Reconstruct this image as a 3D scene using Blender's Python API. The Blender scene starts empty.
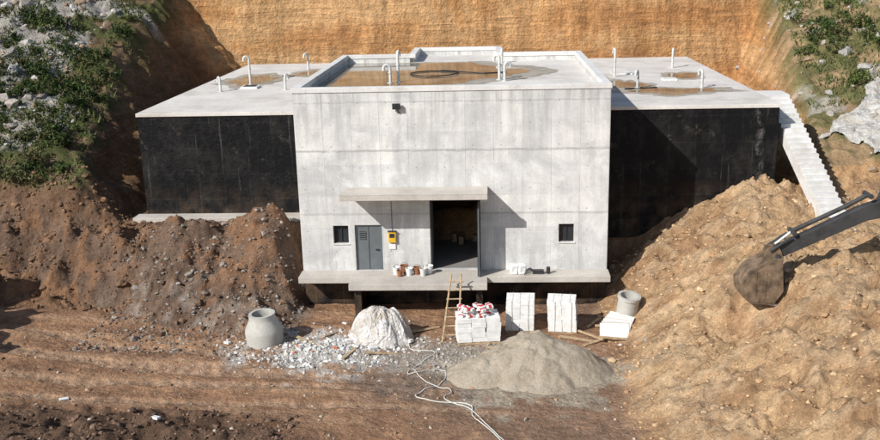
import bpy, math, random, numpy as np
from mathutils import Matrix, Vector
rng=np.random.default_rng(7); random.seed(7)
sc=bpy.context.scene
sc.view_settings.view_transform='Standard'; sc.view_settings.look='None'; sc.view_settings.exposure=0
# ------------------------------------------------------------ noise
def _h(ix,iy,seed):
    n=(ix.astype(np.int64)*374761393+iy.astype(np.int64)*668265263+seed*982451653)&0x7fffffff
    n=((n^(n>>13))*1274126177)&0x7fffffff
    return ((n^(n>>16))&0xffff)/65535.0
def vn(x,y,seed=0):
    x=np.asarray(x,float); y=np.asarray(y,float)
    ix=np.floor(x); iy=np.floor(y); fx=x-ix; fy=y-iy
    fx=fx*fx*(3-2*fx); fy=fy*fy*(3-2*fy)
    a=_h(ix,iy,seed); b=_h(ix+1,iy,seed); c=_h(ix,iy+1,seed); d=_h(ix+1,iy+1,seed)
    return a+(b-a)*fx+(c-a)*fy+(a-b-c+d)*fx*fy
def fbm(x,y,o=4,seed=0):
    s=0;a=.5;t=0
    for i in range(o):
        s=s+a*vn(x*2**i+17.3*i,y*2**i-9.1*i,seed+i); t+=a; a*=.5
    return s/t
def lumps(x,y,seed,prob=.6):
    """rounded clods: hemispherical bumps, one per cell at most"""
    ix=np.floor(x); iy=np.floor(y); out=np.zeros_like(x,float)
    for dx in (-1,0,1):
        for dy in (-1,0,1):
            jx,jy=ix+dx,iy+dy
            px=jx+.15+.7*_h(jx,jy,seed); py=jy+.15+.7*_h(jx,jy,seed+1); r=(.12+.38*_h(jx,jy,seed+2)**2)*(_h(jx,jy,seed+3)<prob)
            d2=(x-px)**2+((y-py)*(.75+.6*_h(jx,jy,seed+4)))**2
            out=np.maximum(out,np.sqrt(np.maximum(0,r*r-d2)))
    return out
def S(a,b,x):
    t=np.clip((x-a)/(b-a),0,1); return t*t*(3-2*t)
def smax(a,b,k=.4):
    h=np.clip(.5+.5*(a-b)/k,0,1); return b+(a-b)*h+k*h*(1-h)
def smin(a,b,k=.4): return -smax(-a,-b,k)
def lerp(a,b,t): return a+(b-a)*t
# ------------------------------------------------------------ terrain
def tracks(X,Y,n1):
    """wheel / crawler tracks on the haul road: returns depth mask and lug pattern"""
    m=np.zeros_like(X); lug=np.zeros_like(X)
    for (y0,k,c,w_,f) in ((-5.9,-.13,.010,.24,7.5),(-7.7,-.13,.010,.24,7.5),(-8.5,-.07,-.006,.2,9),(-10.0,-.07,-.006,.2,9),(-6.8,-.02,.012,.16,10)):
        yc=y0+k*(X+6)+c*(X+6)**2*.35+.5*n1; d=np.abs(Y-yc)
        q=S(w_+.1,w_-.05,d)*S(4,-1,X); m=np.maximum(m,q)
        lug=np.where(d<w_+.1,q*(.5+.5*np.sign(np.sin(X*f+6*np.abs(Y-yc)))),lug)
    return m,lug
def zones(X,Y):
    X=np.asarray(X,float);Y=np.asarray(Y,float)
    X=np.clip(X,-48,48); Y=np.clip(Y,-60,75)
    n1=fbm(X*.22,Y*.22,4,1)-.5; n2=fbm(X*.9,Y*.9,4,5)-.5; n3=fbm(X*2.6,Y*2.6,3,9)-.5
    rid=1-2*np.abs(fbm(X*.55,Y*.55,4,61)-.5)*2
    clod=lumps(X*.95,Y*.95,21,.45)*1.0+lumps(X*2.1,Y*2.1,31,.7)*.5+lumps(X*4.3+.5,Y*4.3,41,.8)*.3
    g=-1.5+.25*n1+.35*S(-12,-22,X)
    g=g+np.sin((Y+.10*X+1.6*n1)*3.1)*.04*S(-2,-7,X)+.12*n2+.06*n3
    tr,lug=tracks(X,Y,n1); g=g-.10*tr+.05*lug
    g=g+.10*clod*S(-.1,.15,n1+n2)*(1-tr)
    berm=S(-10.4,-12.2,Y+2.4*n1+1.2*n2+.06*(X+12))*S(-3,-7,X+3*n2); g=g+berm*(.35+.7*n2+.4*n3+.5*clod)
    wig=1.9*n1+1.0*n2
    slope=.64*(1-.3*S(-8,-17,Y))
    cap=4.3-.6*S(-5,-16,Y)+.75*np.exp(-((X-13.5)/3.2)**2-((Y-3.3)/2.)**2)-.6*np.exp(-((X-19)/3.)**2-((Y+.5)/3)**2)
    m3=smin((X-6.6-wig)*slope,cap,1.0)-1.5-1.0*np.exp(-((X-11.6)/1.4)**2-((Y+7.7)/1.5)**2)
    m3=m3+(1.0*n2+.55*n3+.35*(rid-.6))*S(6.5,10,X)+.46*clod*S(6.6,8.5,X)
    a3=S(6.2,7.4,X-wig)
    ytoe=-1.0-(X+16)*.42+.9*n1*2+1.1*n2
    s1=np.clip((Y-ytoe)/(1.9-ytoe),0,1)**.85
    crest=3.75+.85*np.exp(-((X+9.6)/1.6)**2)+.35*np.sin(X*1.3)
    m1=-2.1+crest*s1*S(-6.1,-8.6,X+.6*n2)
    m1=m1-.7*np.exp(-((X+8.6)/.9)**2-((Y+1.2)/1.4)**2)
    m1=m1+(1.1*n2+.5*n3+.45*clod+.4*(rid-.6))*S(0,.2,s1)
    s0=np.clip((Y+.9+.8*n1+.9*n2)/(5.0),0,1)
    m0=-2.0+5.5*s0*S(-14.6,-18.2,X+1.2*n1)+(1.1*n2+.5*n3+.45*clod+.4*(rid-.6))*S(0,.15,s0)
    a1=S(.04,.14,s1)*S(-6.2,-7.2,X); a0=S(0.03,.12,s0)*S(-14.5,-16,X)
    m1=m1-3*S(-6.6,-5.2,X); m0=m0-3*S(-14,-12.5,X)
    f=smax(smax(g,m3,.25),smax(m1,m0,.5),.25)
    hL=3.5+.3*(Y-4)+.19*np.maximum(-19-X,0)+1.4*n1+.7*n2+.25*n3
    hR=3.0+.26*(Y-2)+.14*np.maximum(X-19,0)+1.2*n1+.6*n2+.2*n3
    hM=15+.12*(Y-34)+n2
    sL=S(-16,-20,X+.05*(Y-4)); sR=S(17.5,22,X)
    out=hL*sL+hR*sR+hM*(1-sL-sR)
    out=np.where(Y<30,np.where(X<0,hL,hR),lerp(np.where(X<0,hL,hR),out,S(30,34,Y)))
    j=1.1*n2+1.2*n1
    xb=-16.9+2.8*S(25,33,Y); xt=-19.2-.2*(Y-4)+1.5*S(18,33,Y)
    wL=np.clip((xb-X+j*.7)/(xb-xt),0,1)
    xb=16.7+.14*np.maximum(Y-14,0); xt=18.2+.17*(Y-4)
    wR=np.clip((X-xb+j*.5)/(xt-xb),0,1)
    wB=np.clip((Y-31-.3*np.sin(X*.35)-.9*n1-.4*n2)/3.2,0,1)
    w=np.maximum(np.maximum(wL,wR),wB)
    b=1.65+(out-1.65)*w**.9
    b=b+.2*n3+.15*clod
    yb=np.where(X<-5,S(2.6,3.7,Y),S(4.0,5.6,Y))
    z=lerp(f,b,yb)
    wall=np.clip(np.minimum(w*8,(1-w)*8),0,1)*yb
    return z,dict(n1=n1,n2=n2,n3=n3,rid=rid,a3=a3*(1-yb),a1=a1*(1-yb),a0=a0*(1-yb),berm=berm,wL=wL*yb,wR=wR*yb,wB=wB*yb,w=w,yb=yb,wall=wall,clod=clod,tr=tr,lug=lug)
def H(x,y): return float(zones(np.array([x]),np.array([y]))[0][0])
def mixc(c,d,t): return c+(np.array(d)-c)*t[...,None]
xs=np.concatenate([-np.geomspace(3000,36,30),np.arange(-34,32.01,.11),np.geomspace(34,3000,30)])
ys=np.concatenate([-np.geomspace(3000,20,30),np.arange(-18,5,.085),np.arange(5,38,.2),np.geomspace(39,3000,40)])
GX,GY=np.meshgrid(xs,ys); GZ,D=zones(GX,GY)
col=np.zeros(GX.shape+(3,))+np.array([.41,.24,.14])
col=mixc(col,[.3,.175,.108],S(-.08,.18,D['n2']))
col=mixc(col,[.27,.18,.125],S(-6,-2,GX)*S(.15,-.1,D['n1'])*.8)
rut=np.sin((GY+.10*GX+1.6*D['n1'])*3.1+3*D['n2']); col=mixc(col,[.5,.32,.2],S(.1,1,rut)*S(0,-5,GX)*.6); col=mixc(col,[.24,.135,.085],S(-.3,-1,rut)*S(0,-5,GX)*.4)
col=mixc(col,[.52,.36,.245],D['tr']*.6*(1-D['berm'])); col=mixc(col,[.21,.125,.08],(D['tr']-D['lug']).clip(0,1)*.45)
col=mixc(col,[.125,.08,.055],D['berm']*.92)
col=mixc(col,[.5,.335,.19],D['a3']); col=mixc(col,[.35,.21,.115],D['a3']*S(-.02,.22,D['n2']+.5*D['n1'])*.8)
col=mixc(col,[.31,.18,.098],D['a3']*S(-4.5,1.5,GY+2*D['n2'])*S(16,9,GX)*.8)
col=mixc(col,[.57,.42,.27],D['a3']*S(.66,.85,D['rid'])*.45)
col=mixc(col,[.25,.14,.08],D['a0']); col=mixc(col,[.135,.085,.052],D['a0']*S(0,.2,D['n2'])*.8); col=mixc(col,[.34,.2,.115],D['a0']*S(.7,.9,D['rid'])*.5)
col=mixc(col,[.18,.12,.085],D['a1']); col=mixc(col,[.3,.255,.215],D['a1']*S(.0,.18,D['n2']+D['n3']*.6)*S(1.8,-2,GY)*.85)
col=mixc(col,[.28,.145,.075],D['a1']*S(0,.25,D['n1']+D['n3'])*.7)
dd=np.hypot((GX+5.4)/3.2,(GY+5.3)/2.2)+1.6*D['n2']+1.0*D['n3']; col=mixc(col,[.55,.53,.5],S(1.1,.55,dd)*.95)
dd=np.hypot((GX-.3)/5.2,(GY+5.6)/1.9)+1.5*D['n2']+1.0*D['n3']; col=mixc(col,[.36,.335,.3],S(1.1,.5,dd)*.7)
dd=np.hypot((GX-3.2)/3.7,(GY+7.7)/2.6)+1.2*D['n2']+.8*D['n3']; col=mixc(col,[.43,.38,.3],S(1.15,.75,dd)*.8)
dd=np.hypot((GX+1.5)/2.2,(GY+8.6)/1.2)+1.6*D['n2']+1.0*D['n3']; col=mixc(col,[.19,.15,.125],S(1.1,.6,dd)*.65)
yb=D['yb']
hl=yb*S(.7,1,D['wL']); hr=yb*S(.6,1,D['wR'])
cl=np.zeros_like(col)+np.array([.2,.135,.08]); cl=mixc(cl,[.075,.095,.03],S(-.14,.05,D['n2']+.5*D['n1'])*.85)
rkn=fbm(GX*.35,GY*.35,4,77)-.5+.07*np.clip(-GX-23.5,-3,4)
cl=mixc(cl,[.43,.4,.36],S(.02,.14,rkn)*.85)
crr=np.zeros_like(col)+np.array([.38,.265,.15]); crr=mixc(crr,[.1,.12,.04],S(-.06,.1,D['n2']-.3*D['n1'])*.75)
crr=mixc(crr,[.5,.46,.4],S(.05,.14,fbm(GX*.4,GY*.4,4,99)-.5+.04*np.clip(GX-22,-3,5)-.02*np.clip(GY-12,0,8))*.7)
side=np.where((GX<0)[...,None],cl,crr)
t=np.clip(np.where(GX<0,hl,hr),0,1)
wallc=np.zeros_like(col)+np.array([.56,.305,.135]); wallc=mixc(wallc,[.46,.225,.085],S(-.1,.15,D['n2'])*.5)
st=fbm(GX*.10,GZ*.9,4,55); wallc=mixc(wallc,[.64,.4,.2],S(.48,.66,st)*.7); wallc=mixc(wallc,[.38,.175,.07],S(.46,.3,st)*.55)
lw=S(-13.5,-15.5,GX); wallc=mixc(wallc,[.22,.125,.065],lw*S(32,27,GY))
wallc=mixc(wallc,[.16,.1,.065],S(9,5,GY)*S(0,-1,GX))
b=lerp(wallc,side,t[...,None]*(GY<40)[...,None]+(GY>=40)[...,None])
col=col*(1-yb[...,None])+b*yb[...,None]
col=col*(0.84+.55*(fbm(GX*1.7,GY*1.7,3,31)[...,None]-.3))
ny,nx=GX.shape
V=np.stack([GX,GY,GZ],-1).reshape(-1,3)
idx=np.arange(ny*nx).reshape(ny,nx)
F=np.stack([idx[:-1,:-1],idx[:-1,1:],idx[1:,1:],idx[1:,:-1]],-1).reshape(-1,4)
def np_mesh(name,V,F,smooth=True,colors=None,mats=(),extra=None):
    me=bpy.data.meshes.new(name); n=F.shape[1]
    me.vertices.add(len(V)); me.vertices.foreach_set('co',np.asarray(V,np.float32).ravel())
    me.loops.add(F.size); me.loops.foreach_set('vertex_index',F.astype(np.int32).ravel())
    me.polygons.add(len(F)); me.polygons.foreach_set('loop_start',np.arange(0,F.size,n,dtype=np.int32))
    me.polygons.foreach_set('loop_total',np.full(len(F),n,np.int32))
    me.update(calc_edges=True); me.validate()
    me.polygons.foreach_set('use_smooth',np.full(len(me.polygons),smooth))
    if colors is not None:
        a=me.color_attributes.new('Col','FLOAT_COLOR','POINT'); c=np.ones((len(V),4),np.float32); c[:,:colors.shape[1]]=colors
        a.data.foreach_set('color',c.ravel())
    if extra is not None:
        a=me.attributes.new('wall','FLOAT','POINT'); a.data.foreach_set('value',extra.astype(np.float32).ravel())
    for m in mats: me.materials.append(m)
    ob=bpy.data.objects.new(name,me); sc.collection.objects.link(ob); return ob
# ------------------------------------------------------------ materials
class M:
    def __init__(s,name,rough=.9,spec=.3):
        s.m=bpy.data.materials.new(name); s.m.use_nodes=True; s.nt=s.m.node_tree; s.b=s.nt.nodes['Principled BSDF']
        s.b.inputs['Roughness'].default_value=rough; s.b.inputs['Specular IOR Level'].default_value=spec
        s.pos=s.n('ShaderNodeNewGeometry').outputs['Position']
    def n(s,t,**k):
        x=s.nt.nodes.new(t)
        for a,b in k.items(): setattr(x,a,b)
        return x
    def l(s,a,b): s.nt.links.new(a,b)
    def noise(s,scale,detail=4,vec=None,st=None,rough=.55,dist=0):
        v=vec or s.pos
        if st:
            mp=s.n('ShaderNodeMapping'); mp.inputs['Scale'].default_value=st; s.l(v,mp.inputs['Vector']); v=mp.outputs[0]
        x=s.n('ShaderNodeTexNoise'); x.inputs['Scale'].default_value=scale; x.inputs['Detail'].default_value=detail; x.inputs['Roughness'].default_value=rough
        x.inputs['Distortion'].default_value=dist
        s.l(v,x.inputs['Vector']); return x.outputs['Fac']
    def rng(s,f,a,b,c,d):
        x=s.n('ShaderNodeMapRange'); x.inputs[1].default_value=a;x.inputs[2].default_value=b;x.inputs[3].default_value=c;x.inputs[4].default_value=d
        s.l(f,x.inputs[0]); return x.outputs[0]
    def mix(s,f,a,b,mode='MIX'):
        x=s.n('ShaderNodeMix',data_type='RGBA',blend_type=mode)
        for sock,v in ((x.inputs[0],f),(x.inputs[6],a),(x.inputs[7],b)):
            if hasattr(v,'links'): s.l(v,sock)
            else: sock.default_value=v if not isinstance(v,tuple) else (*v,1)[:4]
        return x.outputs[2]
    def math(s,op,a,b=0.0):
        x=s.n('ShaderNodeMath',operation=op)
        for sock,v in ((x.inputs[0],a),(x.inputs[1],b)):
            if hasattr(v,'links'): s.l(v,sock)
            else: sock.default_value=v
        return x.outputs[0]
    def scale(s,c,f):
        x=s.n('ShaderNodeVectorMath',operation='SCALE'); s.l(c,x.inputs[0])
        if hasattr(f,'links'): s.l(f,x.inputs['Scale'])
        else: x.inputs['Scale'].default_value=f
        return x.outputs[0]
    def color(s,c):
        if hasattr(c,'links'): s.l(c,s.b.inputs['Base Color'])
        else: s.b.inputs['Base Color'].default_value=(*c,1)
    def bump(s,h,strength=.5,dist=.05,prev=None):
        x=s.n('ShaderNodeBump'); x.inputs['Strength'].default_value=strength; x.inputs['Distance'].default_value=dist
        s.l(h,x.inputs['Height'])
        if prev: s.l(prev,x.inputs['Normal'])
        s.l(x.outputs[0],s.b.inputs['Normal']); return x.outputs[0]
def simple(name,c,rough=.7,var=.25,scale=3,spec=.3,metal=0,bump=.0):
    m=M(name,rough,spec); f=m.noise(scale,3); v=m.rng(f,.3,.7,1-var,1+var)
    rgb=m.n('ShaderNodeRGB'); rgb.outputs[0].default_value=(*c,1)
    m.color(m.scale(rgb.outputs[0],v)); m.b.inputs['Metallic'].default_value=metal
    if bump: m.bump(m.noise(scale*6,3),bump,.02)
    return m.m
e=M('excavated_earth',.95,.12)
at=e.n('ShaderNodeAttribute',attribute_name='Col'); wa=e.n('ShaderNodeAttribute',attribute_name='wall')
nA=e.noise(2.6,7,rough=.72); nB=e.noise(15,4,rough=.75)
c=e.scale(at.outputs['Color'],e.rng(nA,.3,.7,.68,1.3))
c=e.scale(c,e.rng(nB,.3,.7,.66,1.32))
vo=e.n('ShaderNodeTexVoronoi'); vo.inputs['Scale'].default_value=5; e.l(e.pos,vo.inputs['Vector'])
c=e.mix(e.rng(vo.outputs['Distance'],.0,.12,.35,0),c,(.42,.36,.28))
wn=e.noise(1,5,st=(.35,.35,3.0),dist=1.0)
wn2=e.noise(1,4,st=(2.6,.6,.6))
wallf=wa.outputs['Fac']
c=e.scale(c,e.math('ADD',e.math('MULTIPLY',e.rng(wn,.35,.65,-.17,.13),wallf),1.0))
c=e.scale(c,e.math('ADD',e.math('MULTIPLY',e.rng(wn2,.35,.65,-.1,.08),wallf),1.0))
e.color(c)
# one summed height field in metres: crumbs, grit, cell clods, machine scrapes on the cut faces
hh=e.math('ADD',e.math('MULTIPLY',nA,.17),e.math('MULTIPLY',nB,.045))
hh=e.math('ADD',hh,e.math('MULTIPLY',vo.outputs['Distance'],-.05))
hh=e.math('ADD',hh,e.math('MULTIPLY',e.math('MULTIPLY',e.math('ADD',wn,e.math('MULTIPLY',wn2,.5)),wallf),.16))
e.bump(hh,1.0,1.0)
ter=np_mesh('ground_terrain',V,F,True,col.reshape(-1,3),[e.m],D['wall'])
def concrete(name,base,panels=False,stain=.3,zoff=-.05):
    m=M(name,.85,.25)
    rgb=m.n('ShaderNodeRGB'); rgb.outputs[0].default_value=(*base,1); c=rgb.outputs[0]
    fine=m.noise(11,5,rough=.75)
    c=m.scale(c,m.rng(m.noise(.55,6,rough=.65),.3,.7,1-stain*.6,1+stain*.35))
    c=m.scale(c,m.rng(fine,.3,.7,.88,1.1))
    if panels:
        c=m.scale(c,m.rng(m.noise(1.0,6,st=(1.9,1.9,.3),rough=.65,dist=.3),.32,.68,1-stain*.5,1+stain*.3))
        sp=m.n('ShaderNodeSeparateXYZ'); m.l(m.pos,sp.inputs[0])
        def bricks(w_,h_,off,c1,c2,mo,ms,fac,c,ox=7.0,oz=zoff):
            cb=m.n('ShaderNodeCombineXYZ'); m.l(m.math('ADD',sp.outputs[0],ox),cb.inputs[0]); m.l(m.math('ADD',sp.outputs[2],oz),cb.inputs[1])
            br=m.n('ShaderNodeTexBrick'); br.offset=off; br.inputs['Scale'].default_value=1
            br.inputs['Color1'].default_value=(c1,c1,c1*1.01,1);br.inputs['Color2'].default_value=(c2,c2*.995,c2*.98,1);br.inputs['Mortar'].default_value=(mo,mo,mo,1)
            br.inputs['Mortar Size'].default_value=ms;br.inputs['Brick Width'].default_value=w_;br.inputs['Row Height'].default_value=h_
            br.inputs['Mortar Smooth'].default_value=.6
            m.l(cb.outputs[0],br.inputs['Vector']); return m.mix(fac,c,br.outputs['Color'],'MULTIPLY')
        # panel joints fade in and out where the surface is laitance-covered
        jf=m.rng(m.noise(.6,4),.38,.62,.35,1)
        c=bricks(1.27,2.93,0,.84,1.06,.6,.014,jf,c); c=bricks(.635,.98,.5,.94,1.05,.88,.008,.8,c)
        c=bricks(3.9,1.46,.37,.88,1.06,.97,.004,.9,c,5.1,.6)
        fx=m.math('SUBTRACT',m.math('FRACT',m.math('MULTIPLY',m.math('ADD',sp.outputs[0],7.3),1/1.27)),.5)
        fz=m.math('SUBTRACT',m.math('FRACT',m.math('MULTIPLY',m.math('ADD',sp.outputs[2],.3),1/.98)),.5)
        d=m.math('SQRT',m.math('ADD',m.math('POWER',m.math('MULTIPLY',fx,1.25),2),m.math('POWER',m.math('MULTIPLY',fz,.98),2)))
        c=m.scale(c,m.rng(d,.02,.045,.6,1))
        lw_=m.math('MULTIPLY',m.noise(1.5,3),.12)
        for zz,st_ in ((2.93,.78),(5.86,.66),(8.05,.8)):
            dz=m.math('ABSOLUTE',m.math('SUBTRACT',m.math('ADD',sp.outputs[2],lw_),zz+.06))
            c=m.scale(c,m.rng(dz,.01,.06,st_,1))
        stn=m.rng(m.noise(1,5,st=(3.2,3.2,.16),rough=.7),.48,.66,0,1)
        c=m.mix(m.math('MULTIPLY',stn,m.rng(sp.outputs[2],5.4,8.5,.0,.6)),c,(.25,.25,.245))
        c=m.mix(m.math('MULTIPLY',stn,m.rng(sp.outputs[2],1.8,0.2,.0,.5)),c,(.3,.28,.25))
        c=m.mix(m.rng(m.noise(.32,6,st=(1,1,1.6),rough=.7,dist=.6),.48,.66,0,.5),c,(.37,.38,.385))
        c=m.mix(m.rng(m.noise(.7,7,st=(1,1,.8),rough=.75,dist=.5),.54,.68,0,.65),c,(.8,.8,.78))
    else:
        c=m.mix(m.rng(m.noise(.4,6,rough=.7),.52,.68,0,.5),c,(.4,.355,.29))
        c=m.mix(m.rng(m.noise(1.1,6,rough=.78,dist=.4),.56,.66,0,.35),c,(.3,.28,.25))
    m.color(c); m.bump(fine,.35,.025)
    return m.m
conc_f=concrete('facade_concrete',(.73,.73,.715),True,.32)
conc_r=concrete('roof_concrete',(.7,.665,.62),False,.3)
conc_p=concrete('parapet_concrete',(.72,.71,.69),False,.25)
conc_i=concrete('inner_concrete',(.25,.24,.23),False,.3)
conc_s=concrete('slab_concrete',(.54,.5,.45),False,.4)
bt=M('bitumen_coating',.55,.2)
c=bt.mix(bt.rng(bt.noise(1.2,6,st=(1,1,.7),rough=.7),.46,.7,0,.8),(.005,.005,.006),(.028,.026,.024))
c=bt.mix(bt.rng(bt.noise(2,5,st=(2.5,2.5,.12),rough=.7),.6,.72,0,.45),c,(.12,.115,.105))
c=bt.mix(bt.rng(bt.noise(1.3,6,rough=.75),.6,.68,0,.6),c,(.075,.065,.055))
sp=bt.n('ShaderNodeSeparateXYZ'); bt.l(bt.pos,sp.inputs[0])
f=bt.math('MULTIPLY',bt.rng(sp.outputs[2],1.5,3.4,1,0),bt.rng(bt.noise(1.1,5),.4,.65,0,.7))
c=bt.mix(f,c,(.11,.072,.045))
br=bt.n('ShaderNodeTexBrick'); br.offset=0; br.inputs['Scale'].default_value=1; br.inputs['Brick Width'].default_value=1.3; br.inputs['Row Height'].default_value=1.3
br.inputs['Color1'].default_value=(.8,.8,.8,1);br.inputs['Color2'].default_value=(1.2,1.2,1.2,1);br.inputs['Mortar'].default_value=(2.2,2.1,2.0,1);br.inputs['Mortar Size'].default_value=.014
cb=bt.n('ShaderNodeCombineXYZ'); bt.l(sp.outputs[0],cb.inputs[0]); bt.l(sp.outputs[2],cb.inputs[1]); bt.l(cb.outputs[0],br.inputs['Vector'])
c=bt.mix(.8,c,br.outputs['Color'],'MULTIPLY')
dx_=bt.math('ABSOLUTE',bt.math('SUBTRACT',bt.math('ADD',sp.outputs[0],bt.math('MULTIPLY',bt.noise(1.3,6,st=(1,1,.5),rough=.7),1.2)),15.35))
c=bt.mix(bt.math('MULTIPLY',bt.rng(dx_,.02,.2,1,0),bt.rng(bt.noise(3,5,rough=.7),.42,.62,0,.5)),c,(.28,.265,.25))
bt.color(c); bt.bump(bt.noise(4,4,rough=.7),.6,.08); bitumen=bt.m
mud=M('muddy_rain_water',.06,.5); mud.color(mud.mix(mud.rng(mud.noise(.6,5,dist=.5),.35,.65,0,1),(.12,.095,.065),(.31,.26,.19))); mud=mud.m
damp=simple('damp_concrete',(.38,.34,.28),.6,.25,2)
steel=simple('grey_painted_steel',(.13,.145,.155),.5,.12,2)
darkst=simple('dark_steel',(.035,.036,.04),.45,.3,3)
galv=simple('galvanised_pipe',(.6,.6,.58),.5,.15,5)
glass=simple('dark_window_glass',(.03,.035,.04),.15,.1,2,spec=.5)
yel=simple('yellow_box_paint',(.7,.42,.03),.5,.1,5)
wood=simple('raw_timber',(.42,.31,.19),.85,.35,6)
white=simple('aerated_block_white',(.76,.76,.74),.9,.12,4,bump=.3)
redm=simple('red_label',(.5,.06,.07),.6,.3,9)
sand=M('pale_sand',.97,.1)
cc=sand.mix(sand.rng(sand.noise(1.6,6,rough=.7),.4,.65,0,1),(.52,.455,.36),(.42,.35,.26)); cc=sand.scale(cc,sand.rng(sand.noise(25,3),.3,.7,.82,1.18)); sand.color(cc); sand.bump(sand.noise(5,7,rough=.78),.9,.18); sand=sand.m
def plastic(name,fold,ca,cb_):
    t=M(name,.32,.5); cc=t.mix(t.rng(t.noise(1.6,5,rough=.6,dist=1.0),.42,.66,0,1),ca,cb_); t.color(cc); t.bump(t.noise(2.8,4,dist=2.5),fold,.25); return t.m
tarp=plastic('plastic_sheet',.8,(.72,.71,.69),(.47,.41,.34))
geot=plastic('weathered_ground_sheet',.6,(.56,.55,.52),(.4,.36,.3))
mhc=concrete('precast_concrete',(.48,.47,.43),False,.35)
rockm=M('rock',.9,.2); at=rockm.n('ShaderNodeAttribute',attribute_name='Col'); rn=rockm.noise(8,4); rockm.color(rockm.scale(at.outputs['Color'],rockm.rng(rn,.3,.7,.75,1.25))); rockm=rockm.m
leafm=M('foliage',.7,.2); at=leafm.n('ShaderNodeAttribute',attribute_name='Col'); leafm.color(at.outputs['Color']); leafm=leafm.m
hosem=simple('hose_rubber_pale',(.6,.6,.56),.5,.1,3); blackh=simple('black_hose',(.02,.02,.02),.5,.1,3)
# ------------------------------------------------------------ mesh builders
class B:
    def __init__(s): s.v=[];s.f=[];s.mi=[]
    def add(s,v,f,mi=0,M4=None):
        o=len(s.v); s.v+= [tuple(M4@Vector(p)) if M4 else tuple(p) for p in v]; s.f+=[tuple(i+o for i in q) for q in f]; s.mi+=[mi]*len(f)
    def box(s,x0,x1,y0,y1,z0,z1,mi=0,M4=None):
        v=[(x0,y0,z0),(x1,y0,z0),(x1,y1,z0),(x0,y1,z0),(x0,y0,z1),(x1,y0,z1),(x1,y1,z1),(x0,y1,z1)]
        s.add(v,[(0,3,2,1),(4,5,6,7),(0,1,5,4),(1,2,6,5),(2,3,7,6),(3,0,4,7)],mi,M4)
    def prism(s,pts,y0,y1,mi=0,M4=None):
        n=len(pts); v=[(x,y0,z) for x,z in pts]+[(x,y1,z) for x,z in pts]
        f=[tuple(range(n)),tuple(range(2*n-1,n-1,-1))]+[(i,i+n,(i+1)%n+n,(i+1)%n) for i in range(n)]
        s.add(v,f,mi,M4)
    def tube(s,pts,r,seg=8,mi=0,M4=None,cap=True):
        pts=[Vector(p) for p in pts]; n=len(pts); rr=r if isinstance(r,(list,tuple)) else [r]*n
        v=[];f=[];ref=None
        for i,p in enumerate(pts):
            d=(pts[min(i+1,n-1)]-pts[max(i-1,0)]).normalized()
            if ref is None: ref=d.orthogonal().normalized()
            else: ref=(ref-d*ref.dot(d)).normalized()
            w=d.cross(ref)
            for k in range(seg):
                a=2*math.pi*k/seg; v.append(p+(ref*math.cos(a)+w*math.sin(a))*rr[i])
        for i in range(n-1):
            for k in range(seg):
                f.append((i*seg+k,i*seg+(k+1)%seg,(i+1)*seg+(k+1)%seg,(i+1)*seg+k))
        if cap: f.append(tuple(range(seg-1,-1,-1))); f.append(tuple((n-1)*seg+k for k in range(seg)))
        s.add(v,f,mi,M4)
    def lathe(s,prof,seg=28,mi=0,M4=None):
        v=[];f=[];n=len(prof)
        for k in range(seg):
            a=2*math.pi*k/seg
            for (r_,z) in prof: v.append((r_*math.cos(a),r_*math.sin(a),z))
        for k in range(seg):
            k2=(k+1)%seg
            for i in range(n-1): f.append((k*n+i,k2*n+i,k2*n+i+1,k*n+i+1))
        s.add(v,f,mi,M4)
    def obj(s,name,mats,parent=None,bevel=0,smooth=False,loc=None,rot=None):
        me=bpy.data.meshes.new(name); me.from_pydata(s.v,[],s.f); me.update()
        for m in mats: me.materials.append(m)
        me.polygons.foreach_set('material_index',s.mi)
        if smooth: me.polygons.foreach_set('use_smooth',[True]*len(me.polygons))
        ob=bpy.data.objects.new(name,me); sc.collection.objects.link(ob)
        if bevel:
            bv=ob.modifiers.new('bev','BEVEL'); bv.width=bevel; bv.segments=1 if len(s.f)>400 else 2; bv.limit_method='ANGLE'
        if smooth:
            es=ob.modifiers.new('es','EDGE_SPLIT'); es.split_angle=math.radians(40)
        if parent: ob.parent=parent
        if loc: ob.location=loc
        if rot: ob.rotation_euler=rot
        return ob
def box(name,x0,x1,y0,y1,z0,z1,mat,parent=None,bevel=.02):
    b=B(); b.box(x0,x1,y0,y1,z0,z1); return b.obj(name,[mat],parent,bevel)
def empty(name,loc=(0,0,0)):
    e=bpy.data.objects.new(name,None); sc.collection.objects.link(e); e.location=loc; return e
def T(x,y,z,rx=0,ry=0,rz=0):
    from mathutils import Euler
    return Matrix.Translation((x,y,z))@Euler((rx,ry,rz)).to_matrix().to_4x4()
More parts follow.
